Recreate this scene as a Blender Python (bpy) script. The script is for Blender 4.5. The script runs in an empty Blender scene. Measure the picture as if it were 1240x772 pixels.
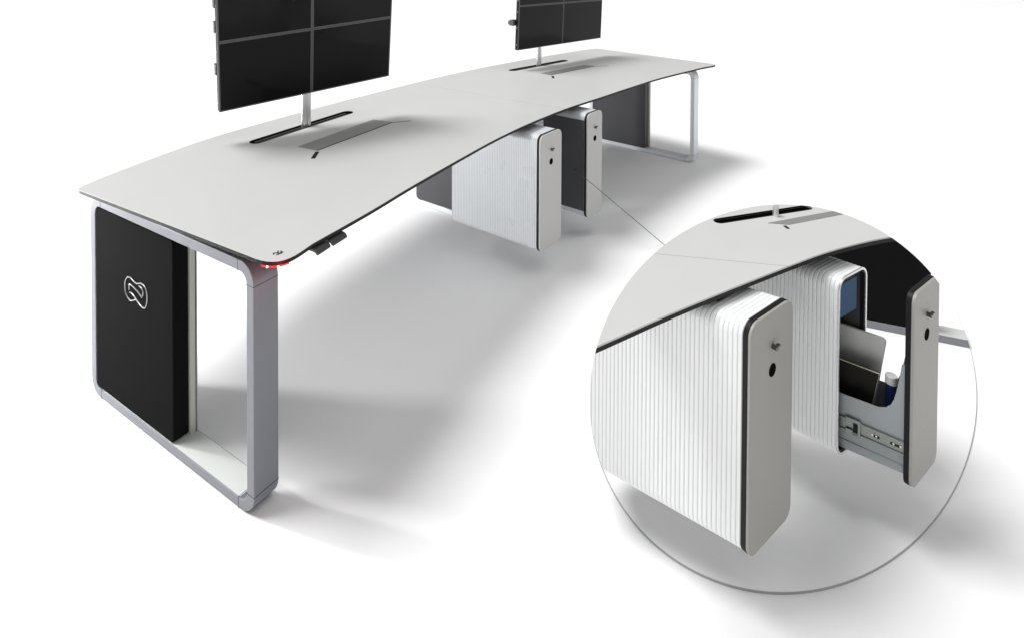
import bpy, bmesh, math, random
from mathutils import Vector, Matrix
random.seed(4)
sc = bpy.context.scene
C = sc.collection
PI = math.pi
R = math.radians

# ------------------------------------------------------------------ camera
YAW, PITCH, ROLL = 0.64183, 0.0182, 0.0040
CAM = Vector((-2.7633, -1.4921, 1.5365))
F_PX, CX, CY, IW, IH = 736.598, 592.934, -36.073, 1240.0, 772.0
fwd = Vector((math.cos(PITCH)*math.cos(YAW), math.cos(PITCH)*math.sin(YAW), -math.sin(PITCH)))
rt0 = Vector((math.sin(YAW), -math.cos(YAW), 0)); up0 = rt0.cross(fwd)
rt = rt0*math.cos(ROLL) + up0*math.sin(ROLL); up = -rt0*math.sin(ROLL) + up0*math.cos(ROLL)
cd = bpy.data.cameras.new('camera'); cam = bpy.data.objects.new('camera', cd); C.objects.link(cam)
m = Matrix.Identity(4)
for i in range(3):
    m[i][0] = rt[i]; m[i][1] = up[i]; m[i][2] = -fwd[i]; m[i][3] = CAM[i]
cam.matrix_world = m
cd.sensor_width = 36; cd.lens = F_PX/IW*36
cd.shift_x = (IW/2-CX)/IW; cd.shift_y = -(IH/2-CY)/IW
cd.clip_start = .05; cd.clip_end = 400
sc.camera = cam

# ------------------------------------------------------------------ materials
def mat(name, col, rough=.5, metal=0, spec=.5, noise=0, nscale=60, bump=0, bscale=200, emit=None, coat=0, trans=0, stretch=None):
    M = bpy.data.materials.new(name); M.use_nodes = True
    nt = M.node_tree; b = nt.nodes['Principled BSDF']
    b.inputs['Base Color'].default_value = (*col, 1); b.inputs['Roughness'].default_value = rough
    b.inputs['Metallic'].default_value = metal; b.inputs['Specular IOR Level'].default_value = spec
    b.inputs['Coat Weight'].default_value = coat
    if trans: b.inputs['Transmission Weight'].default_value = trans
    if emit: b.inputs['Emission Color'].default_value = (*emit[0], 1); b.inputs['Emission Strength'].default_value = emit[1]
    tc = nt.nodes.new('ShaderNodeTexCoord'); mp = nt.nodes.new('ShaderNodeMapping')
    nt.links.new(tc.outputs['Object'], mp.inputs['Vector'])
    if stretch: mp.inputs['Scale'].default_value = stretch
    if noise:
        n = nt.nodes.new('ShaderNodeTexNoise'); n.inputs['Scale'].default_value = nscale; n.inputs['Detail'].default_value = 6
        nt.links.new(mp.outputs[0], n.inputs['Vector'])
        mx = nt.nodes.new('ShaderNodeMix'); mx.data_type = 'RGBA'
        mx.inputs[6].default_value = tuple(max(0, c*(1-noise)) for c in col)+(1,)
        mx.inputs[7].default_value = tuple(min(1, c*(1+noise)) for c in col)+(1,)
        nt.links.new(n.outputs['Fac'], mx.inputs[0]); nt.links.new(mx.outputs[2], b.inputs['Base Color'])
        mr = nt.nodes.new('ShaderNodeMapRange'); mr.inputs[3].default_value = rough*.88; mr.inputs[4].default_value = min(1, rough*1.12)
        nt.links.new(n.outputs['Fac'], mr.inputs[0]); nt.links.new(mr.outputs[0], b.inputs['Roughness'])
    if bump:
        n2 = nt.nodes.new('ShaderNodeTexNoise'); n2.inputs['Scale'].default_value = bscale; n2.inputs['Detail'].default_value = 3
        nt.links.new(mp.outputs[0], n2.inputs['Vector'])
        bp = nt.nodes.new('ShaderNodeBump'); bp.inputs['Strength'].default_value = bump; bp.inputs['Distance'].default_value = .0006
        nt.links.new(n2.outputs['Fac'], bp.inputs['Height']); nt.links.new(bp.outputs[0], b.inputs['Normal'])
    return M

M_floor = mat('white_floor', (.86,.86,.86), .75, spec=.1)
M_top = mat('white_laminate', (.56,.558,.546), .38, spec=.35, noise=.02, nscale=9, bump=.12, bscale=700)
M_core = mat('black_edge', (.010,.010,.011), .5, spec=.2, noise=.15)
M_hole = mat('hole_black', (.003,.003,.003), .9, spec=.02)
M_alu = mat('satin_aluminium', (.215,.222,.245), .42, metal=.3, noise=.03, nscale=300, bump=.08, bscale=900)
M_aluw = mat('pale_aluminium', (.84,.87,.90), .4, metal=.15, noise=.02, nscale=200)  # paler copy of the frame metal, for the middle and far loops
M_black = mat('black_acoustic_panel', (.008,.008,.0085), .9, spec=.03, noise=.12, nscale=500, bump=.3, bscale=900)
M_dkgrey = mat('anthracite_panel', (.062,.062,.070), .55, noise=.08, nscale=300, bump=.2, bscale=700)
M_cream = mat('cream_inner_panel', (.50,.50,.44), .45, noise=.03)
M_cover = mat('pale_bar_cover', (.62,.64,.62), .45, noise=.02)
M_lid = mat('brushed_lid', (.36,.36,.35), .42, metal=.5, noise=.06, nscale=120, stretch=(1,14,1))
M_rib = mat('ribbed_polycarbonate', (.72,.74,.765), .28, spec=.5, noise=.012, nscale=5)
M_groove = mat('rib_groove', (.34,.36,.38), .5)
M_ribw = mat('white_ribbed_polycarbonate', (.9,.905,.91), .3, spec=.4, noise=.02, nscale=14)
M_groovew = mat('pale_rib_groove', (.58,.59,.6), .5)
M_front = mat('light_grey_lacquer', (.55,.545,.53), .42, spec=.35, noise=.015, nscale=40, bump=.06, bscale=900)
M_screen = mat('dark_screen_glass', (.004,.004,.005), .12, spec=.18, noise=.05, nscale=3)
M_bezel = mat('dark_bezel', (.10,.10,.10), .42, metal=.3, noise=.05)
M_pole = mat('polished_aluminium_pole', (.8,.8,.82), .22, metal=.7)
M_chrome = mat('chrome', (.8,.8,.8), .15, metal=1)
M_emblem = mat('grey_metal_emblem', (.42,.42,.42), .3, metal=.6)
M_knob = mat('dark_steel_knob', (.12,.12,.12), .25, metal=.8)
M_steel = mat('galvanised_rail', (.26,.28,.265), .32, metal=.7, noise=.1, nscale=90)
M_drawer = mat('blue_grey_sheet_metal', (.30,.325,.335), .36, metal=.3, noise=.04, nscale=20)
M_red = mat('red_lit_lens', (.6,.01,.01), .3, emit=((1,.0,.004), .5))
M_ledc = mat('led_core', (1,.6,.6), .3, emit=((1,.35,.3), 4))
M_blue = mat('blue_binder_card', (.012,.085,.19), .6, noise=.12, nscale=40)
M_silver = mat('silver_laptop_shell', (.58,.58,.57), .4, metal=.15, noise=.02)
M_book = mat('black_book_cover', (.012,.011,.009), .6, spec=.2, noise=.2, nscale=60)
M_paper = mat('book_pages', (.74,.76,.55), .8, noise=.1, nscale=300)
M_bottle = mat('dark_blue_plastic', (.01,.025,.11), .2)
M_cap = mat('white_plastic', (.82,.82,.82), .35)
M_front_shaded = mat('shaded_grey_lacquer', (.33,.32,.30), .42, spec=.35, noise=.015, nscale=40, bump=.06, bscale=900)  # darker copy of the front lacquer, shade put into its colour
M_rim = mat('grey_rim', (.42,.42,.42), .5)
M_wire = mat('dark_wire', (.06,.06,.06), .5)
M_handle = mat('dark_grey_lever', (.07,.07,.07), .3, metal=.3, noise=.05)
M_inside = mat('dark_cabinet_inside', (.05,.052,.055), .5, noise=.08, nscale=200)

# ------------------------------------------------------------------ helpers
CLIP = []     # planes of the round cut of the cutaway model
for i in range(144):
    a0, a1 = 2*PI*i/144, 2*PI*(i+1)/144
    def dr(a):
        u, v = 948.5+234.3*math.cos(a), 482.2-234.3*math.sin(a)
        return fwd + rt*((u-CX)/F_PX) - up*((v-CY)/F_PX)
    n = dr(a0).cross(dr(a1)).normalized()
    if n.dot(dr(0)+dr(PI)) > 0: n = -n
    CLIP.append(n)             # outward normals

def round_cut(bm):
    for n in CLIP:
        if not bm.verts: return
        if max((v.co-CAM).dot(n) for v in bm.verts) <= 1e-6: continue
        res = bmesh.ops.bisect_plane(bm, geom=bm.verts[:]+bm.edges[:]+bm.faces[:], dist=1e-6, plane_co=CAM, plane_no=n, clear_outer=True)
        ed = [e for e in res['geom_cut'] if isinstance(e, bmesh.types.BMEdge) and e.is_valid and len(e.link_faces) == 1]
        if len(ed) > 2:
            try: bmesh.ops.holes_fill(bm, edges=ed, sides=0)
            except Exception: pass

def obj(name, bm, material, parent=None, cut=False, bevel=0, smooth=False, seg=2):
    """links one mesh object; the verts of bm are in world space, or in the parent's space when the parent is an Empty"""
    bmesh.ops.remove_doubles(bm, verts=bm.verts[:], dist=1e-6)
    bmesh.ops.recalc_face_normals(bm, faces=bm.faces[:])
    if cut:
        mw = Matrix.Identity(4); q = parent
        while q is not None: mw = Matrix.Translation(q.location) @ q.rotation_euler.to_matrix().to_4x4() @ mw; q = q.parent
        bmesh.ops.transform(bm, matrix=mw, verts=bm.verts[:]); round_cut(bm)
        if not bm.verts: return None
        bmesh.ops.transform(bm, matrix=mw.inverted(), verts=bm.verts[:])
    me = bpy.data.meshes.new(name); bm.to_mesh(me); bm.free()
    for mm in (material if isinstance(material, (list, tuple)) else [material]): me.materials.append(mm)
    o = bpy.data.objects.new(name, me); C.objects.link(o)
    if parent is not None: o.parent = parent
    if smooth:
        for p_ in me.polygons: p_.use_smooth = True
        sm = o.modifiers.new('split', 'EDGE_SPLIT'); sm.split_angle = R(35)
    if bevel:
        b = o.modifiers.new('soft_edges', 'BEVEL'); b.width = bevel; b.segments = seg; b.limit_method = 'ANGLE'; b.angle_limit = R(40)
    return o

def thing(name, label, cat, loc=(0,0,0), rz=0, group=None):
    o = bpy.data.objects.new(name, None); C.objects.link(o); o.empty_display_size = .1
    o.location = loc; o.rotation_euler = (0,0,rz); o['label'] = label; o['category'] = cat
    if group: o['group'] = group
    return o
def tag(o, label, cat, group=None):
    o['label'] = label; o['category'] = cat
    if group: o['group'] = group
    return o

def box(bm, x0, x1, y0, y1, z0, z1, M=None):
    vs = [bm.verts.new((x,y,z)) for z in (z0,z1) for y in (y0,y1) for x in (x0,x1)]
    for f in ((0,1,3,2),(4,5,7,6),(0,1,5,4),(2,3,7,6),(0,2,6,4),(1,3,7,5)): bm.faces.new([vs[i] for i in f])
    if M is not None: bmesh.ops.transform(bm, matrix=M, verts=vs)
    return vs
def BM(): return bmesh.new()
def boxes(*a, M=None):
    bm = BM()
    for b in a: box(bm, *b, M=M)
    return bm

def rrect(x0, x1, y0, y1, r, n=8):
    pts = []
    for cx, cy, a0 in ((x1-r,y1-r,0),(x0+r,y1-r,90),(x0+r,y0+r,180),(x1-r,y0+r,270)):
        for i in range(n+1):
            a = R(a0+90*i/n); pts.append((cx+r*math.cos(a), cy+r*math.sin(a)))
    return pts
def prism(bm, pts, f0, f1, flip=False):
    """pts 2D -> map functions f0(p), f1(p) give the 3D points of the two caps"""
    a = [bm.verts.new(f0(p)) for p in pts]; b = [bm.verts.new(f1(p)) for p in pts]
    bm.faces.new(a); bm.faces.new(b[::-1])
    for i in range(len(pts)):
        j = (i+1) % len(pts); bm.faces.new((a[i], a[j], b[j], b[i]))
def loop_prism(bm, outer, inner, f0, f1):
    n = len(outer)
    rings = [[bm.verts.new(f(p)) for p in pl] for f, pl in ((f0,outer),(f1,outer),(f1,inner),(f0,inner))]
    for k in range(4):
        A, B = rings[k], rings[(k+1)%4]
        for i in range(n):
            j = (i+1) % n; bm.faces.new((A[i], A[j], B[j], B[i]))
def slab(bm, outer, holes, z0, z1):
    """horizontal sheet with holes"""
    for z in (z0, z1):
        eds = []
        for lp in [outer]+holes:
            vs = [bm.verts.new((p[0], p[1], z)) for p in lp]
            eds += [bm.edges.new((vs[i], vs[(i+1)%len(vs)])) for i in range(len(vs))]
        bmesh.ops.triangle_fill(bm, use_beauty=True, use_dissolve=False, edges=eds, normal=(0,0,1))
    for lp in [outer]+holes:
        a = [bm.verts.new((p[0], p[1], z0)) for p in lp]; b = [bm.verts.new((p[0], p[1], z1)) for p in lp]
        for i in range(len(lp)):
            j = (i+1) % len(lp); bm.faces.new((a[i], a[j], b[j], b[i]))
def catmull(pts, n=8):
    out = []
    P = [pts[0]]+list(pts)+[pts[-1]]
    for i in range(1, len(P)-2):
        p0, p1, p2, p3 = P[i-1:i+3]
        for k in range(n):
            t = k/n
            out.append(tuple(.5*((2*p1[d])+(-p0[d]+p2[d])*t+(2*p0[d]-5*p1[d]+4*p2[d]-p3[d])*t*t+(-p0[d]+3*p1[d]-3*p2[d]+p3[d])*t**3) for d in range(len(p1))))
    out.append(tuple(pts[-1])); return out
def fillet(A, B, Cc, r, n=8):
    """rounded corner at B between A and Cc (2D)"""
    A, B, Cc = Vector(A), Vector(B), Vector(Cc)
    u, v = (A-B).normalized(), (Cc-B).normalized(); P, Q = B+u*r, B+v*r
    return [tuple(P*(1-t)**2 + B*2*t*(1-t) + Q*t*t) for t in [i/n for i in range(n+1)]]
def inset2(pts, d):
    """moves a closed outline (counter-clockwise) inward by d"""
    out = []; n = len(pts)
    for i in range(n):
        a, b, c = Vector(pts[i-1]), Vector(pts[i]), Vector(pts[(i+1)%n])
        e1, e2 = (b-a), (c-b)
        if e1.length < 1e-9 or e2.length < 1e-9: out.append(tuple(b)); continue
        nn = (Vector((-e1.y, e1.x)).normalized()+Vector((-e2.y, e2.x)).normalized())
        nn.normalize(); out.append(tuple(b+nn*d))
    return out
def tube(bm, path, r, n=8, caps=True):
    rings = []
    for i, pnt in enumerate(path):
        pnt = Vector(pnt); t = (Vector(path[min(i+1, len(path)-1)])-Vector(path[max(i-1, 0)])).normalized()
        s = t.orthogonal().normalized() if not rings else (prev - t*prev.dot(t)).normalized()
        prev = s; w = t.cross(s)
        rings.append([bm.verts.new(pnt+(s*math.cos(2*PI*k/n)+w*math.sin(2*PI*k/n))*r) for k in range(n)])
    for a, b in zip(rings, rings[1:]):
        for k in range(n): bm.faces.new((a[k], a[(k+1)%n], b[(k+1)%n], b[k]))
    if caps: bm.faces.new(rings[0]); bm.faces.new(rings[-1][::-1])
def ribbon(bm, path, w, z0, z1):
    L, Rr = [], []
    for i, pnt in enumerate(path):
        a, b = Vector(path[max(i-1,0)]), Vector(path[min(i+1,len(path)-1)])
        t = (b-a).normalized(); nn = Vector((-t.y, t.x))*w/2
        L.append(tuple(Vector(pnt)+nn)); Rr.append(tuple(Vector(pnt)-nn))
    pts = L+Rr[::-1]
    prism(bm, pts, lambda q: (q[0], q[1], z0), lambda q: (q[0], q[1], z1))
def cyl(bm, c, axis, r, h, n=24, r2=None):
    c, axis = Vector(c), Vector(axis).normalized(); s = axis.orthogonal().normalized(); w = axis.cross(s)
    r2 = r if r2 is None else r2
    a = [bm.verts.new(c+(s*math.cos(2*PI*k/n)+w*math.sin(2*PI*k/n))*r) for k in range(n)]
    b = [bm.verts.new(c+axis*h+(s*math.cos(2*PI*k/n)+w*math.sin(2*PI*k/n))*r2) for k in range(n)]
    bm.faces.new(a); bm.faces.new(b[::-1])
    for k in range(n): bm.faces.new((a[k], a[(k+1)%n], b[(k+1)%n], b[k]))

# ------------------------------------------------------------------ setting
bm = BM()
prism(bm, [(-60,-60),(90,-60),(90,90),(-60,90)], lambda q: (q[0],q[1],-.02), lambda q: (q[0],q[1],0))
o = obj('floor', bm, M_floor); o['kind'] = 'structure'

# ------------------------------------------------------------------ leg frame (local: x = band width, y = to the rear, z = up)
def leg_frame(desk, loc, rz, W, material, cut=False, z1=.70, band=.081, panel=True, emblem=False, pmat=None, inner=True):
    e = bpy.data.objects.new('leg_frame', None); C.objects.link(e); e.parent = desk; e.location = loc; e.rotation_euler = (0,0,rz)
    e.empty_display_size = .05
    o_ = rrect(0, W, .002, z1, .058, 16); i_ = rrect(.031, W-.031, .030, z1-.031, .029, 16)
    g = .0012; bm = BM()
    loop_prism(bm, o_, i_, lambda q: (0, q[0], q[1]), lambda q: (band, q[0], q[1]))
    fr = obj('frame_loop', bm, material, e, cut, bevel=.0018)
    # joints between corner pieces and straight bars: thin dark grooves round the loop
    for (ya, za, yb, zb) in ((.069,.0005,.0702,.0315),(.069,z1-.0325,.0702,z1+.0006),(-.0006,.0590,.0325,.0602),(-.0006,z1-.0602,.0325,z1-.0590),
                             (W-.0702,z1-.0325,W-.069,z1+.0006),(W-.0702,.0005,W-.069,.0315)):
        obj('joint', boxes((-.0004, band+.0004, ya, yb, za, zb)), M_core, e, cut)
    obj('bar_cover', boxes((.003, band-.003, .066, W-.066, .0302, .0312)), M_cover, e, cut)
    obj('top_spacer', boxes((.014, band-.006, .05, W-.04, z1+.0004, z1+.0086)), M_core, e, cut)
    if panel:
        pm = pmat or M_black
        bm = BM(); prism(bm, rrect(.40, W-.034, .033, z1-.036, .012, 4), lambda q: (.003, q[0], q[1]), lambda q: (.053, q[0], q[1]))
        sp = obj('side_panel', bm, pm, e, cut, bevel=.002)
        if inner:
            obj('inner_plate', boxes((.055,.0785,.392,W-.034,.032,z1-.034)), M_cream, e, cut, bevel=.001)
            obj('plate_edge', boxes((.0715,.0735,.3905,.3918,.032,z1-.034)), M_core, e, cut)
        if emblem:
            Y = lambda u: .688-(u-222)/(525-222)*(.688-.548)
            # emblem traced as two interlocking loops in panel coordinates (u, v measured across the mark)
            def pt(u, v):
                # affine map from mark space to panel: columns run to the front, rows run down
                return (.0022, .688-.1465*(u-215)/314, .4829+.0001425*u-.00025*v)
            loops = [[(262,172),(235,215),(225,290),(235,380),(265,450),(310,490),(355,478),(375,480)],
                     [(262,172),(300,185),(345,235),(385,268)],
                     [(385,268),(430,262),(470,285),(505,340),(520,420),(518,500),(500,570),(478,585),(440,560),(395,500),(345,425),(310,385),(290,378)],
                     [(282,345),(284,300),(288,272),(330,300),(390,360),(455,450)],
                     [(415,295),(450,330),(468,380),(462,430)]]
            bm = BM()
            for lp in loops: tube(bm, [pt(*q) for q in catmull(lp, 5)], .0018, 8)
            obj('emblem', bm, M_emblem, sp, smooth=True)
    return e

# ------------------------------------------------------------------ main desk
desk = thing('office_desk', 'long curved white two-seat desk on three rounded metal loop legs', 'desk')
ZT = .735
front = catmull([(-1.70,-.081),(-1.45,-.043),(-1.214,.001),(-.894,.052),(-.6,.094),(-.286,.119),(.08,.124),(.446,.099),(.85,.072),(1.239,.036),(1.80,-.062)], 6)
rear = catmull([(2.0,1.055),(1.4,1.155),(.749,1.222),(.211,1.235),(-.489,1.203),(-1.0,1.16),(-1.411,1.098),(-1.84,.955)], 6)
c_nf = fillet((-1.857,.05),(-1.835,-.118),(-1.70,-.081), .085)
c_ff = fillet((1.80,-.062),(2.00,-.118),(2.05,.1), .06)
c_fr = fillet((2.12,.75),(2.19,1.005),(2.0,1.055), .04)
c_nr = fillet((-1.84,.955),(-1.945,.905),(-1.93,.80), .03)
outline = front + c_ff + c_fr + rear + c_nr + c_nf
def slot_pts(a, b, w, n=6):
    a, b = Vector(a), Vector(b); t = (b-a).normalized(); s = Vector((-t.y, t.x))*w/2; r_ = w/2
    pts = []
    base = math.atan2(t.y, t.x)
    for c, o_ in ((b-t*r_, -PI/2), (a+t*r_, PI/2)):
        for i in range(n+1):
            an = base+o_+PI*i/n; pts.append((c.x+r_*math.cos(an), c.y+r_*math.sin(an)))
    return pts
s1 = slot_pts((-1.285,.897), (-.655,.985), .058); s2 = slot_pts((.808,.992), (1.455,.896), .058)
bm = BM(); slab(bm, outline, [s1, s2], ZT-.0014, ZT)
tt = obj('tabletop', bm, M_top, desk)
bm = BM(); slab(bm, inset2(outline, .0008), [s1, s2], ZT-.0125, ZT-.0016)
obj('tabletop_core', bm, M_core, tt)
# chamfered light grey underside board
bm = BM(); a_ = inset2(outline, .004); b_ = inset2(outline, .045)
n_ = len(a_); va = [bm.verts.new((q[0],q[1],ZT-.0127)) for q in a_]; vb = [bm.verts.new((q[0],q[1],ZT-.026)) for q in b_]
for i in range(n_): bm.faces.new((va[i], va[(i+1)%n_], vb[(i+1)%n_], vb[i]))
bm.faces.new(vb)
obj('underside_board', bm, mat('grey_underside', (.16,.16,.165), .5, noise=.04), desk)
# seam between the two halves, with its front piece
bm = BM(); ribbon(bm, [(.068,.126),(.072,.6),(.076,1.236)], .0016, ZT-.001, ZT+.0003); obj('seam', bm, mat('seam_grey', (.38,.38,.37), .6), desk)
def port(desk, slot, ends, lid, notch_f, tail, cut=False, zt=ZT):
    """slot tray with its rails, cable lid, front notch and side line"""
    bm = BM(); prism(bm, slot_pts(*ends, .0565), lambda q: (q[0],q[1],zt-.024), lambda q: (q[0],q[1],zt-.019))
    ev = obj('slot_tray', bm, M_core, desk, cut)
    if ev is not None:
        a, b = Vector(ends[0]), Vector(ends[1]); t = (b-a).normalized(); s = Vector((-t.y,t.x))
        for off in (-.013, .012):
            bm = BM(); ribbon(bm, [tuple(a+t*.03+s*off), tuple(b-t*.03+s*off)], .006, zt-.018, zt-.004)
            obj('slot_rail', bm, M_bezel, ev, cut)
        bm = BM()
        loop = slot_pts(*ends, .062); inn = slot_pts(*ends, .0565)
        loop_prism(bm, loop, inn, lambda q: (q[0],q[1],zt-.003), lambda q: (q[0],q[1],zt+.0012))
        obj('slot_rim', bm, M_core, ev, cut)
    bm = BM(); prism(bm, lid, lambda q: (q[0],q[1],zt+.0004), lambda q: (q[0],q[1],zt+.0016))
    o1 = obj('cable_lid', bm, M_lid, desk, cut)
    A, B = lid[3], lid[2]
    if not cut:
        bm = BM(); ribbon(bm, [A, B], .003, zt+.0002, zt+.0019); ribbon(bm, [B, tail], .004, zt+.0002, zt+.0011)
        obj('lid_gap', bm, M_core, desk)
    bm = BM(); ribbon(bm, notch_f, .016, zt+.0002, zt+.0011); obj('cable_notch', bm, M_core, desk, cut)
port(desk, s1, ((-1.285,.897), (-.655,.985)), [(-1.189,.697),(-.697,.769),(-.677,.658),(-1.174,.589)], [(-1.183,.576),(-1.247,.520)], (-.599,.606))
port(desk, s2, ((.808,.992), (1.455,.896)), [(.858,.763),(1.355,.684),(1.351,.597),(.842,.675)], [(.825,.648),(.765,.606)], (1.43,.52))
NEAR = ((-1.834,0,0), .0698); MID = ((0,.2598,0), 0); FAR = ((1.8128,0,0), -.0698)
leg_frame(desk, NEAR[0], NEAR[1], .912, M_alu, emblem=True)
leg_frame(desk, MID[0], MID[1], .912, M_aluw, pmat=M_dkgrey)
leg_frame(desk, FAR[0], FAR[1], .912, M_aluw, pmat=M_dkgrey)
# beams under the top
for yy in (.36, .72):
    pts = [(-1.79,yy-.09),(-.9,yy+.05),(0,yy+.12),(.9,yy+.05),(1.84,yy-.09)]
    bm = BM(); ribbon(bm, catmull(pts, 4), .05, .655, .7075); obj('support_beam', bm, mat('blue_grey_beam', (.22,.24,.30), .45, metal=.3), desk)
# height levers below the front edge
for (xa, ya, xb, yb) in ((-1.700,-.079,-1.645,-.067),(-1.637,-.068,-1.575,-.056)):
    A = Vector((xa, ya, 0)); B = Vector((xb, yb, 0)); t = (B-A).normalized(); s = Vector((t.y,-t.x,0))
    bm = BM()
    M_ = Matrix(((t.x, s.x, 0, A.x),(t.y, s.y, 0, A.y),(0,0,1,.7185),(0,0,0,1)))
    L = (B-A).length
    prof = [(-.055,0),(.004,.0),(.013,-.004),(.018,-.011),(.0185,-.016),(.014,-.0155),(.009,-.010),(0,-.008),(-.055,-.006)]
    prism(bm, prof, lambda q: (0, q[0], q[1]), lambda q: (L, q[0], q[1])); bmesh.ops.transform(bm, matrix=M_, verts=bm.verts[:])
    obj('height_lever', bm, M_handle, desk, bevel=.001)
# red indicator light below the near corner
bm = BM(); ribbon(bm, [tuple(Vector(q)+Vector((.002,.0065))) for q in c_nf[::-1][2:8]], .004, .7165, .7222)
led = obj('indicator_light', bm, M_red, desk)
for q in (tuple(Vector(c_nf[::-1][4])+Vector((.001,.003))), tuple(Vector(c_nf[::-1][6])+Vector((.001,.003)))):
    bm = BM(); bmesh.ops.create_uvsphere(bm, u_segments=12, v_segments=8, radius=.0032, matrix=Matrix.Translation((q[0], q[1], .7188)))
    obj('lamp', bm, M_ledc, led, smooth=True)
# little badge printed on the near corner
bm = BM()
for lp in ([(-.012,0),(-.008,.008),(-.002,.002),(.003,-.006),(.009,-.002),(.012,.004)], [(-.010,-.006),(-.004,-.008),(.002,.004),(.008,.008)], [(-.002,-.008),(.006,-.009),(.012,-.004)]):
    ribbon(bm, [(-1.793+q[0], -.052+q[1]) for q in catmull(lp, 3)], .0035, ZT+.0003, ZT+.0009)
obj('badge', bm, M_handle, desk)

# ------------------------------------------------------------------ monitor arrays
def monitor_array(label, base, org, yw, tl, rl, w, h, bracket=False):
    t = thing('monitor_array', label, 'monitor array', (base[0], base[1], ZT-.018), 0, 'four-screen monitor arrays on the desk')
    L = lambda v: Vector(v)-t.location
    ex0 = Vector((math.cos(yw), math.sin(yw), 0)); nb = Vector((-math.sin(yw), math.cos(yw), 0)); ez0 = Vector((0,0,1))*math.cos(tl)+nb*math.sin(tl)
    ex = ex0*math.cos(rl)+ez0*math.sin(rl); ez = -ex0*math.sin(rl)+ez0*math.cos(rl); ey = ez.cross(ex)
    org = Vector(org)
    Mx = lambda X, Z: Matrix(((ex.x,ey.x,ez.x,0),(ex.y,ey.y,ez.y,0),(ex.z,ey.z,ez.z,0),(0,0,0,1)))
    T = Matrix.Translation(org-t.location) @ Mx(0,0)
    for j in (0,1):
        for i in (-1,0):
            x0, x1, z0, z1 = i*w+.0008, (i+1)*w-.0008, j*h+.0008, (j+1)*h-.0008
            bm = BM(); box(bm, x0, x1, .0, .026, z0, z1)
            bm2 = bm
            bmesh.ops.transform(bm2, matrix=T, verts=bm2.verts[:])
            mo = obj('monitor', bm2, M_core, t, bevel=.0012)
            bm = BM(); bz = .0062
            out = [(x0,z0),(x1,z0),(x1,z1),(x0,z1)]; inn = [(x0+bz,z0+bz),(x1-bz,z0+bz),(x1-bz,z1-bz),(x0+bz,z1-bz)]
            loop_prism(bm, out, inn, lambda q: (q[0],-.0025,q[1]), lambda q: (q[0],.001,q[1])); bmesh.ops.transform(bm, matrix=T, verts=bm.verts[:])
            obj('bezel', bm, M_bezel, mo)
            bm = boxes((x0+bz,x1-bz,-.0011,-.0002,z0+bz,z1-bz)); bmesh.ops.transform(bm, matrix=T, verts=bm.verts[:]); obj('screen', bm, M_screen, mo)
            bm = boxes((x0+.06,x1-.06,.0265,.048,z0+.05,z1-.05)); bmesh.ops.transform(bm, matrix=T, verts=bm.verts[:]); obj('back_box', bm, M_core, mo, bevel=.004)
            if i == -1:
                for zz in (.12,.5,.86):
                    bm = BM(); cyl(bm, (x0-.0004, .012, z0+h*zz), (-1,0,0), .003, .0012, 10)
                    bmesh.ops.transform(bm, matrix=T, verts=bm.verts[:]); obj('screw', bm, M_chrome, mo)
    for zz in (.45, 1.45):
        bm = boxes((-w*.8,w*.8,.05,.075,h*zz,h*(zz+.1))); bmesh.ops.transform(bm, matrix=T, verts=bm.verts[:]); obj('cross_bar', bm, M_bezel, t, bevel=.003)
    if bracket:
        bm = boxes((-w-.028,-w+.02,.030,.062,h*.55,h*.68),(-w-.034,-w-.028,.02,.07,h*.57,h*.66)); bmesh.ops.transform(bm, matrix=T, verts=bm.verts[:]); obj('side_bracket', bm, M_bezel, t, bevel=.002)
    else:
        for zz in (.5, 1.10, 1.45, 1.8):
            bm = boxes((-w-.003, -w+.01, .032, .05, h*zz, h*zz+.05))
            bmesh.ops.transform(bm, matrix=T, verts=bm.verts[:]); obj('side_bracket', bm, M_bezel, t, bevel=.002)
    # pole: two round tubes side by side with a web
    zt = 1.0+h*1.3
    bx, by = 0, 0
    for sx in (-.0125, .0125):
        bm = BM(); cyl(bm, (bx+sx*math.cos(yw), by+sx*math.sin(yw), 0), (0,0,1), .0112, zt-ZT, 24); obj('pole', bm, M_pole, t, smooth=True)
    bm = boxes((-.012,.012,-.004,.004,0,zt-ZT-.002), M=Matrix.Translation((bx,by,0)) @ Matrix.Rotation(yw,4,'Z')); obj('pole_web', bm, M_pole, t)
    return t
monitor_array('large four-screen monitor wall on a silver pole at the near seat', (-.971,.938), (-.991,.87,.908), -.248, -.216, .0784, .408, .315)
monitor_array('four-screen monitor wall with a small bracket sticking out at its side, at the far seat', (1.121,.945), (1.319,.86,.884), -.166, -.044, .003, .497, .318, True)

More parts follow.
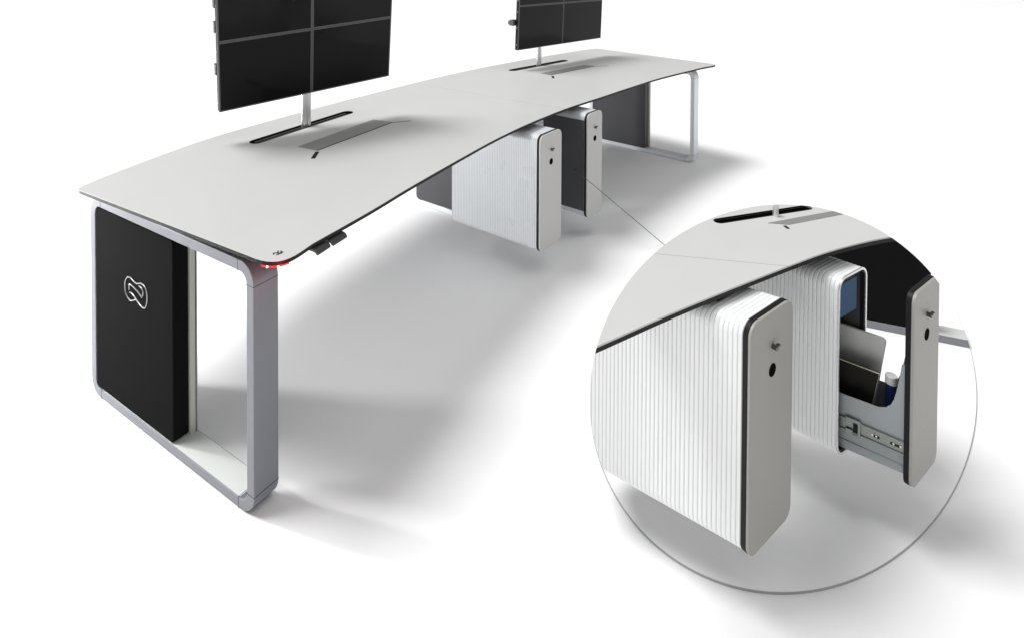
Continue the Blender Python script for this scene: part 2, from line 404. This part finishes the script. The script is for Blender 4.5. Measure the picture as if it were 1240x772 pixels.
# ------------------------------------------------------------------ drawer cabinets (local: x width, y depth to the rear from the front plane, z up)
def shell_mesh(w, z0, z1, y0, y1, r, pitch, wall=.0, open_front=False, inner=.007):
    """ribbed tube: the ribs run round the body, side by side along its depth"""
    bm = BM(); n = 8
    st = []; y = y0; k = 0
    while y < y1-1e-6:
        ye = min(y+pitch, y1)
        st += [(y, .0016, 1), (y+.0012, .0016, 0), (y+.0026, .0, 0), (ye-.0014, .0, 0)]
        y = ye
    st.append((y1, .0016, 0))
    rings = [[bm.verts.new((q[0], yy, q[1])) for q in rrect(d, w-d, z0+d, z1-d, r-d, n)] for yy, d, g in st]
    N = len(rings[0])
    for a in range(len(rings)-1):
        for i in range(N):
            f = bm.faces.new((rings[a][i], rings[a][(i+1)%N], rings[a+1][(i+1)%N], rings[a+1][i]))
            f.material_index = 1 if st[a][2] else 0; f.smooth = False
    bm.faces.new(rings[-1][::-1])
    if not open_front: bm.faces.new(rings[0])
    else:
        q_ = rrect(inner, w-inner, z0+inner, z1-inner, r-inner, n)
        ri = [bm.verts.new((q[0], y0, q[1])) for q in q_]; rj = [bm.verts.new((q[0], y1-.01, q[1])) for q in q_]
        for i in range(N):
            bm.faces.new((rings[0][i], rings[0][(i+1)%N], ri[(i+1)%N], ri[i]))
            f = bm.faces.new((ri[i], ri[(i+1)%N], rj[(i+1)%N], rj[i])); f.material_index = 2
        f = bm.faces.new(rj); f.material_index = 2
    return bm
def front_panel(t, w, z0, z1, r, yoff=0, cut=False, scale=1.0):
    bm = BM(); prism(bm, rrect(-.001, w+.001, z0-.001, z1+.001, r, 10), lambda q: (q[0], yoff+.007, q[1]), lambda q: (q[0], yoff+.019, q[1]))
    obj('edge_gasket', bm, M_core, t, cut, bevel=.001)
    bm = BM(); prism(bm, rrect(0, w, z0, z1, r-.001, 10), lambda q: (q[0], yoff, q[1]), lambda q: (q[0], yoff+.007, q[1]))
    fp = obj('front_panel', bm, M_front_shaded if cut else M_front, t, cut, bevel=.0012)
    h = z1-z0
    bm = BM(); cyl(bm, (w*.50, yoff-.0006, z1-.155*h*scale-.04), (0,1,0), .0001, .0001, 6); bm.free()
    bm = BM(); cyl(bm, (w*.5, yoff-.0008, z1-.255*h), (0,1,0), .0155*scale, .0012, 28); obj('finger_hole', bm, M_hole, fp, cut)
    bm = BM(); cyl(bm, (w*.5, yoff-.012, z1-.150*h), (0,1,0), .0062, .0125, 18); box(bm, w*.5-.002, w*.5+.012, yoff-.014, yoff-.006, z1-.150*h+.002, z1-.150*h+.007)
    obj('lock_knob', bm, M_knob, fp, cut, bevel=.0006)
    return fp
def cabinet(label, x, y, rz, w, z0, z1, depth, mats, group, cut=False, r=.035, pitch=.0125, closed=True, skew=0):
    pitch = .0107
    t = thing('drawer_cabinet', label, 'cabinet', (x, y, 0), rz, group)
    bm = shell_mesh(w, z0, z1, .019, depth, r, pitch)
    for v in bm.verts: v.co.x -= math.tan(R(skew))*(v.co.y-.019)
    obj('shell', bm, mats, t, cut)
    front_panel(t, w, z0, z1, r, 0, cut)
    return t
G1 = 'drawer cabinets hung below the desk'
t = cabinet('silvery ribbed cabinet with pale front, hung below the desk, nearer the big monitors', -.307, .038, R(-1), .196, .127, .690, .56, [M_rib, M_groove], G1)
obj('hanging_bracket', boxes((.03,.16,.16,.42,.6903,.7085)), M_core, t, bevel=.003)
t2 = cabinet('ribbed cabinet with pale front and shade coloured onto its side, hung below the desk beside the far legs', .195, .050, R(-3), .160, .118, .692, .56, [M_rib, M_groove], G1)
obj('side_shade_sheet', boxes((-.0022,-.0008,.020,.54,.157,.655)), M_dkgrey, t2, bevel=.0004)  # dark grey sheet that puts shade on the cabinet's side
obj('hanging_bracket', boxes((.02,.13,.16,.42,.6923,.7085)), M_core, t2, bevel=.003)

# ------------------------------------------------------------------ round plinth with the cutaway model
def floor_hit(u, v, z):
    d = fwd + rt*((u-CX)/F_PX) - up*((v-CY)/F_PX); tt_ = (z-CAM.z)/d.z; return CAM+d*tt_
PZ = .006
ell = [floor_hit(948.5+234.5*math.cos(2*PI*i/160), 482-234.5*math.sin(2*PI*i/160), PZ) for i in range(160)]
cx_ = sum(p.x for p in ell)/160; cy_ = sum(p.y for p in ell)/160
pl = thing('display_plinth', 'low round white plinth with a thin grey rim under the cutaway desk model', 'plinth', (cx_, cy_, 0))
e2 = [(p.x-cx_, p.y-cy_) for p in ell]
bm = BM(); prism(bm, e2, lambda q: (q[0],q[1],.0), lambda q: (q[0],q[1],PZ-.0006)); obj('rim', bm, M_rim, pl)
def sc2(s_): return [(q[0]*(1-s_), q[1]*(1-s_)) for q in e2]
bm = BM(); prism(bm, [(q[0]*.9985, q[1]*.9975) for q in e2], lambda q: (q[0],q[1],PZ-.003), lambda q: (q[0],q[1],PZ)); obj('plinth_top', bm, M_floor, pl)

G2 = 'parts of the round cutaway model'
cut_desk = thing('cutaway_desk', 'rounded cutaway piece of the white desk above the round plinth', 'desk')
fe = catmull([(-1.72,-.885),(-1.623,-.927),(-1.45,-.994),(-1.29,-1.06),(-1.15,-1.121),(-1.009,-1.183),(-.89,-1.238),(-.774,-1.303),(-.675,-1.368),(-.56,-1.46)], 5)
big = fe + [(-.35,-1.45),(-.35,-.8),(-.9,-.7),(-1.7,-.7)]
e1_, e2_ = (-.870,-.940), (-.566,-1.155)
bm = BM(); slab(bm, big, [slot_pts(e1_, e2_, .030)], ZT-.004, ZT); tt = obj('tabletop', bm, M_top, cut_desk, True)
bm = BM(); slab(bm, inset2(big, .002), [slot_pts(e1_, e2_, .030)], ZT-.0165, ZT-.0042); obj('tabletop_core', bm, M_core, tt, True)
bm = BM(); prism(bm, inset2(big,.035), lambda q: (q[0],q[1],ZT-.022), lambda q: (q[0],q[1],ZT-.0167)); obj('underside_board', bm, M_core, cut_desk, True)
bm = BM(); ribbon(bm, [(-1.24,-.735),(-1.168,-.885),(-1.027,-1.178)], .0013, ZT-.001, ZT+.0004); obj('seam', bm, bpy.data.materials['seam_grey'], cut_desk, True)
bm = BM(); prism(bm, slot_pts(e1_, e2_, .028), lambda q: (q[0],q[1],ZT-.022), lambda q: (q[0],q[1],ZT-.018)); obj('slot_tray', bm, M_core, cut_desk, True)
bm = BM(); loop_prism(bm, slot_pts(e1_, e2_, .034), slot_pts(e1_, e2_, .029), lambda q: (q[0],q[1],ZT-.003), lambda q: (q[0],q[1],ZT+.001)); obj('slot_rim', bm, M_core, cut_desk, True)
bm = BM(); prism(bm, [(-.781,-1.073),(-.560,-1.219),(-.560,-1.252),(-.755,-1.126)], lambda q: (q[0],q[1],ZT+.0004), lambda q: (q[0],q[1],ZT+.0014)); obj('cable_lid', bm, M_lid, cut_desk, True)
bm = BM(); ribbon(bm, [(-.771,-1.117),(-.785,-1.131)], .009, ZT+.0003, ZT+.0012); obj('cable_notch', bm, M_core, cut_desk, True)
bm = BM(); cyl(bm, (-.712,-1.080,ZT-.018), (0,0,1), .0085, .09, 24); obj('pole', bm, M_pole, cut_desk, True, smooth=True)
# leg loop of the cutaway: stands on the plinth
dv = Vector((-.250,.968)); rz = math.atan2(-dv.x, dv.y)
P0 = Vector((.196,-1.255)); 
leg = leg_frame(cut_desk, (P0.x-dv.x*.62, P0.y-dv.y*.62, PZ-.002), rz, 1.0, M_alu, cut=True, inner=False)

c1 = cabinet('large white ribbed cabinet with closed front on the round plinth side', -1.308, -1.151, R(-16), .196, .158, .703, .46, [M_ribw, M_groovew], 'cabinets of the cutaway model', cut=True, r=.033, skew=15)
c1['label'] = 'closed white ribbed cabinet with shade-darkened grey front, hung from the cutaway desk'
obj('hanging_bracket', boxes((.03,.15,.10,.34,.7035,.7125)), M_core, c1, True, bevel=.002)

c2 = thing('drawer_cabinet', 'open white ribbed cabinet with its drawer pulled out, in the round cutaway', 'cabinet', (-.905,-1.276,0), R(-20), 'cabinets of the cutaway model')
WS, ZB, ZC = .150, .195, .680
bm = shell_mesh(WS, ZB, ZC, 0, .42, .033, .0107, open_front=True)
for v in bm.verts: v.co.x -= math.tan(R(9))*v.co.y
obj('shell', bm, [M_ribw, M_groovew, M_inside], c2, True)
bm = BM(); loop_prism(bm, rrect(-.0008,WS+.0008,ZB-.0008,ZC+.0008,.034,8), rrect(.0055,WS-.0055,ZB+.0055,ZC-.0055,.028,8), lambda q: (q[0],-.0035,q[1]), lambda q: (q[0],-.0002,q[1]))
obj('opening_trim', bm, M_pole, c2, True, bevel=.0005)
bm = BM(); loop_prism(bm, rrect(.0057,WS-.0057,ZB+.0057,ZC-.0057,.0275,8), rrect(.0105,WS-.0105,ZB+.0105,ZC-.0105,.023,8), lambda q: (q[0],-.0015,q[1]), lambda q: (q[0],.01,q[1]))
obj('inner_gasket', bm, M_core, c2, True)
obj('hanging_bracket', boxes((.02,.12,.10,.34,.6805,.7125)), M_core, c2, True, bevel=.002)
# drawer: an Empty in the frame of its pulled-out front
iM = (Matrix.Translation(c2.location) @ Matrix.Rotation(R(-20),4,'Z')).inverted()
dl = iM @ Vector((-.892,-1.444,0))
dr_ = bpy.data.objects.new('drawer', None); C.objects.link(dr_); dr_.parent = c2; dr_.location = dl; dr_.rotation_euler = (0,0,R(3)); dr_.empty_display_size = .05
WD, DB, DT = .171, .184, .687
front_panel(dr_, WD, DB, DT, .028, 0, True)

# everything in the drawer is laid out along the slide direction: s = distance back from the panel, o = distance across
SL = R(13.5)      # the slide runs a little askew to the panel
DM = Matrix.Rotation(SL, 4, 'Z')
def dobj(name, bm, mt, par=dr_, bevel=0, **k):
    bmesh.ops.transform(bm, matrix=DM, verts=bm.verts[:]); return obj(name, bm, mt, par, True, bevel=bevel, **k)
side = [(.019,.212),(.019,.492),(.021,.497),(.026,.494),(.031,.455),(.037,.418),(.042,.395),(.049,.378),(.060,.366),(.076,.359),(.20,.354),(.20,.206)]
for xo in (.012, .135):
    bm = BM(); prism(bm, side, lambda q: (xo, q[0], q[1]), lambda q: (xo+.0022, q[0], q[1])); dobj('drawer_side', bm, M_drawer, bevel=.0006)
dobj('drawer_bottom', boxes((.0145,.1348,.02,.20,.214,.217)), M_drawer)
dobj('drawer_front_sheet', boxes((.015,.1345,.0195,.0215,.2172,.38)), M_drawer)
# step pressed along the lower side
dobj('side_step', boxes((.0095,.0119,.02,.20,.232,.2335)), M_drawer)
# telescopic rail
rail = dobj('slide_rail', boxes((.006,.0117,.019,.20,.262,.266),(.006,.0117,.019,.20,.293,.297),(.0095,.0117,.019,.20,.266,.293)), M_steel)
bm = boxes((.0035,.0060,.115,.15,.256,.262),(.0035,.0060,.115,.15,.297,.303),(.0035,.0060,.115,.121,.262,.297),(.0035,.006,.133,.15,.262,.272),(.0035,.006,.133,.15,.287,.297))
dobj('rail_carriage', bm, M_steel, rail, bevel=.0008)
dobj('rail_hole', boxes((.0085,.0094,.1215,.1325,.266,.293)), M_core, rail)
for yy in (.03,.036,.045,.075,.082):
    bm = BM(); cyl(bm, (.0094,yy,.2795), (-1,0,0), .0035, .0008, 12); dobj('rail_hole', bm, M_core, rail)
for yy in (.026,.041,.079,.088):
    bm = BM(); cyl(bm, (.0094,yy,.281), (-1,0,0), .0022, .0016, 10); dobj('rail_rivet', bm, M_chrome, rail)

W2 = (Matrix.Translation(c2.location) @ Matrix.Rotation(R(-20),4,'Z') @ Matrix.Translation(dr_.location) @ Matrix.Rotation(R(3),4,'Z') @ DM)
def free(name, label, cat):
    t = thing(name, label, cat); return t
def wobj(name, bm, mt, par=None, **k):
    bmesh.ops.transform(bm, matrix=W2, verts=bm.verts[:]); return obj(name, bm, mt, par, True, **k)
# laptop standing on its edge in the drawer
bm = BM(); prism(bm, rrect(.088,.24,.222,.500,.012,6), lambda q: (.098, q[0], q[1]), lambda q: (.107, q[0], q[1]))
for v in bm.verts: v.co.y -= .13*(v.co.z-.36)
la = wobj('laptop', bm, M_silver, bevel=.002); tag(la, 'closed silver laptop standing on edge behind the black book', 'laptop')
bk = free('book', 'black book with pale yellow edged pages standing in the drawer', 'book')
bm = boxes((.050,.0515,.088,.21,.222,.424),(.0600,.0615,.088,.21,.222,.424))
for v in bm.verts: v.co.y -= .17*(v.co.z-.38)
wobj('cover', bm, M_book, bk)
bm = boxes((.0517,.0598,.0872,.215,.224,.4225))
for v in bm.verts: v.co.y -= .17*(v.co.z-.38)
wobj('pages', bm, M_paper, bk)
bt = free('bottle', 'small dark blue bottle with white cap standing in the drawer', 'bottle')
bm = BM(); cyl(bm, (.080,.056,.2175), (0,0,1), .0135, .178, 28); cyl(bm, (.080,.056,.3956), (0,0,1), .0135, .004, 28, .010); wobj('body', bm, M_bottle, bt, smooth=True)
bm = BM(); cyl(bm, (.080,.056,.397), (0,0,1), .0148, .020, 28, .0142); cyl(bm, (.080,.056,.4171), (0,0,1), .0142, .0015, 28, .0125); wobj('cap', bm, M_cap, bt, smooth=True)
W2 = Matrix.Translation(c2.location) @ Matrix.Rotation(R(-20),4,'Z')
bi = free('binder', 'blue card folder hanging inside the open ribbed cabinet', 'folder')
wobj('cover', boxes((.0115,.112,.006,.0085,.565,.655)), M_blue, bi); wobj('sheets', boxes((.0125,.111,.0087,.25,.567,.6545)), M_paper, bi)

# ------------------------------------------------------------------ leader line from the far cabinet to the plinth ring
a = floor_hit(697, 206, .01); 
d_ = fwd + rt*((697-CX)/F_PX) - up*((206-CY)/F_PX)
tx = (.1905-CAM.x)/d_.x; A = CAM+d_*tx
Bp = floor_hit(806, 298, .016)
ln = thing('leader_line', 'thin dark line with a round end from the far cabinet to the round plinth', 'leader line')
bm = BM(); 
d2 = fwd + rt*((708-CX)/F_PX) - up*((206+(708-697)*(298-206)/(806-697)-CY)/F_PX)
Wp = CAM+d2*((.030-CAM.y)/d2.y)
tube(bm, [A+Vector((-.003,0,0)), Wp, Wp.lerp(Bp,.5), Bp], .0016, 6); obj('line', bm, M_wire, ln)
bm = BM(); cyl(bm, A+Vector((-.003,0,0)), (1,0,0), .0045, .004, 16); obj('dot', bm, M_core, ln)

# ------------------------------------------------------------------ light
w = bpy.data.worlds.new('World'); sc.world = w; w.use_nodes = True
bg = w.node_tree.nodes['Background']; bg.inputs[0].default_value = (1,1,1,1); bg.inputs[1].default_value = .30
def softbox(name, az, el, irr, angle, dist=150):
    """a large square studio softbox far above: irr = light arriving square-on, angle = its apparent width in degrees"""
    d = Vector((math.cos(R(az))*math.cos(R(el)), math.sin(R(az))*math.cos(R(el)), math.sin(R(el))))*dist
    sz = 2*dist*math.tan(R(angle)/2)
    area(name, d, (0,0,0), irr*PI*dist*dist, sz, sz)
def area(name, loc, target, power, sx, sy, col=(1,1,1)):
    l = bpy.data.lights.new(name, 'AREA'); l.shape = 'RECTANGLE'; l.size = sx; l.size_y = sy; l.energy = power; l.color = col
    o = bpy.data.objects.new(name, l); C.objects.link(o); o.location = loc
    o.rotation_euler = (Vector(loc)-Vector(target)).to_track_quat('Z', 'Y').to_euler()
rear_rig = softbox('rear_overhead_softbox', 122, 66, 3.0, 22)
front_rig = softbox('front_overhead_softbox', -75, 68, .75, 44)
area('rear_sheen_fill', (-2.6, 5.2, 3.6), (-.8, .9, .7), 70, 5, .8)  # added unseen lamp: sheen on the tabletop's rear, brighter pole and edges
area('low_rear_lamp', (-2.62, 2.25, .60), (-1.3, .2, .1), 54, .16, .16)
pl_ = bpy.data.lights.new('red_lamp', 'POINT'); pl_.energy = .22; pl_.color = (1,.03,.04); pl_.shadow_soft_size = .008
po = bpy.data.objects.new('red_lamp', pl_); C.objects.link(po); po.location = (-1.835,-.125,.704)

sc.view_settings.view_transform = 'Standard'; sc.view_settings.look = 'None'; sc.view_settings.exposure = 0; sc.view_settings.gamma = 1
sc.render.engine = 'CYCLES'; sc.cycles.max_bounces = 8
try: sc.cycles.use_denoising = True
except Exception: pass
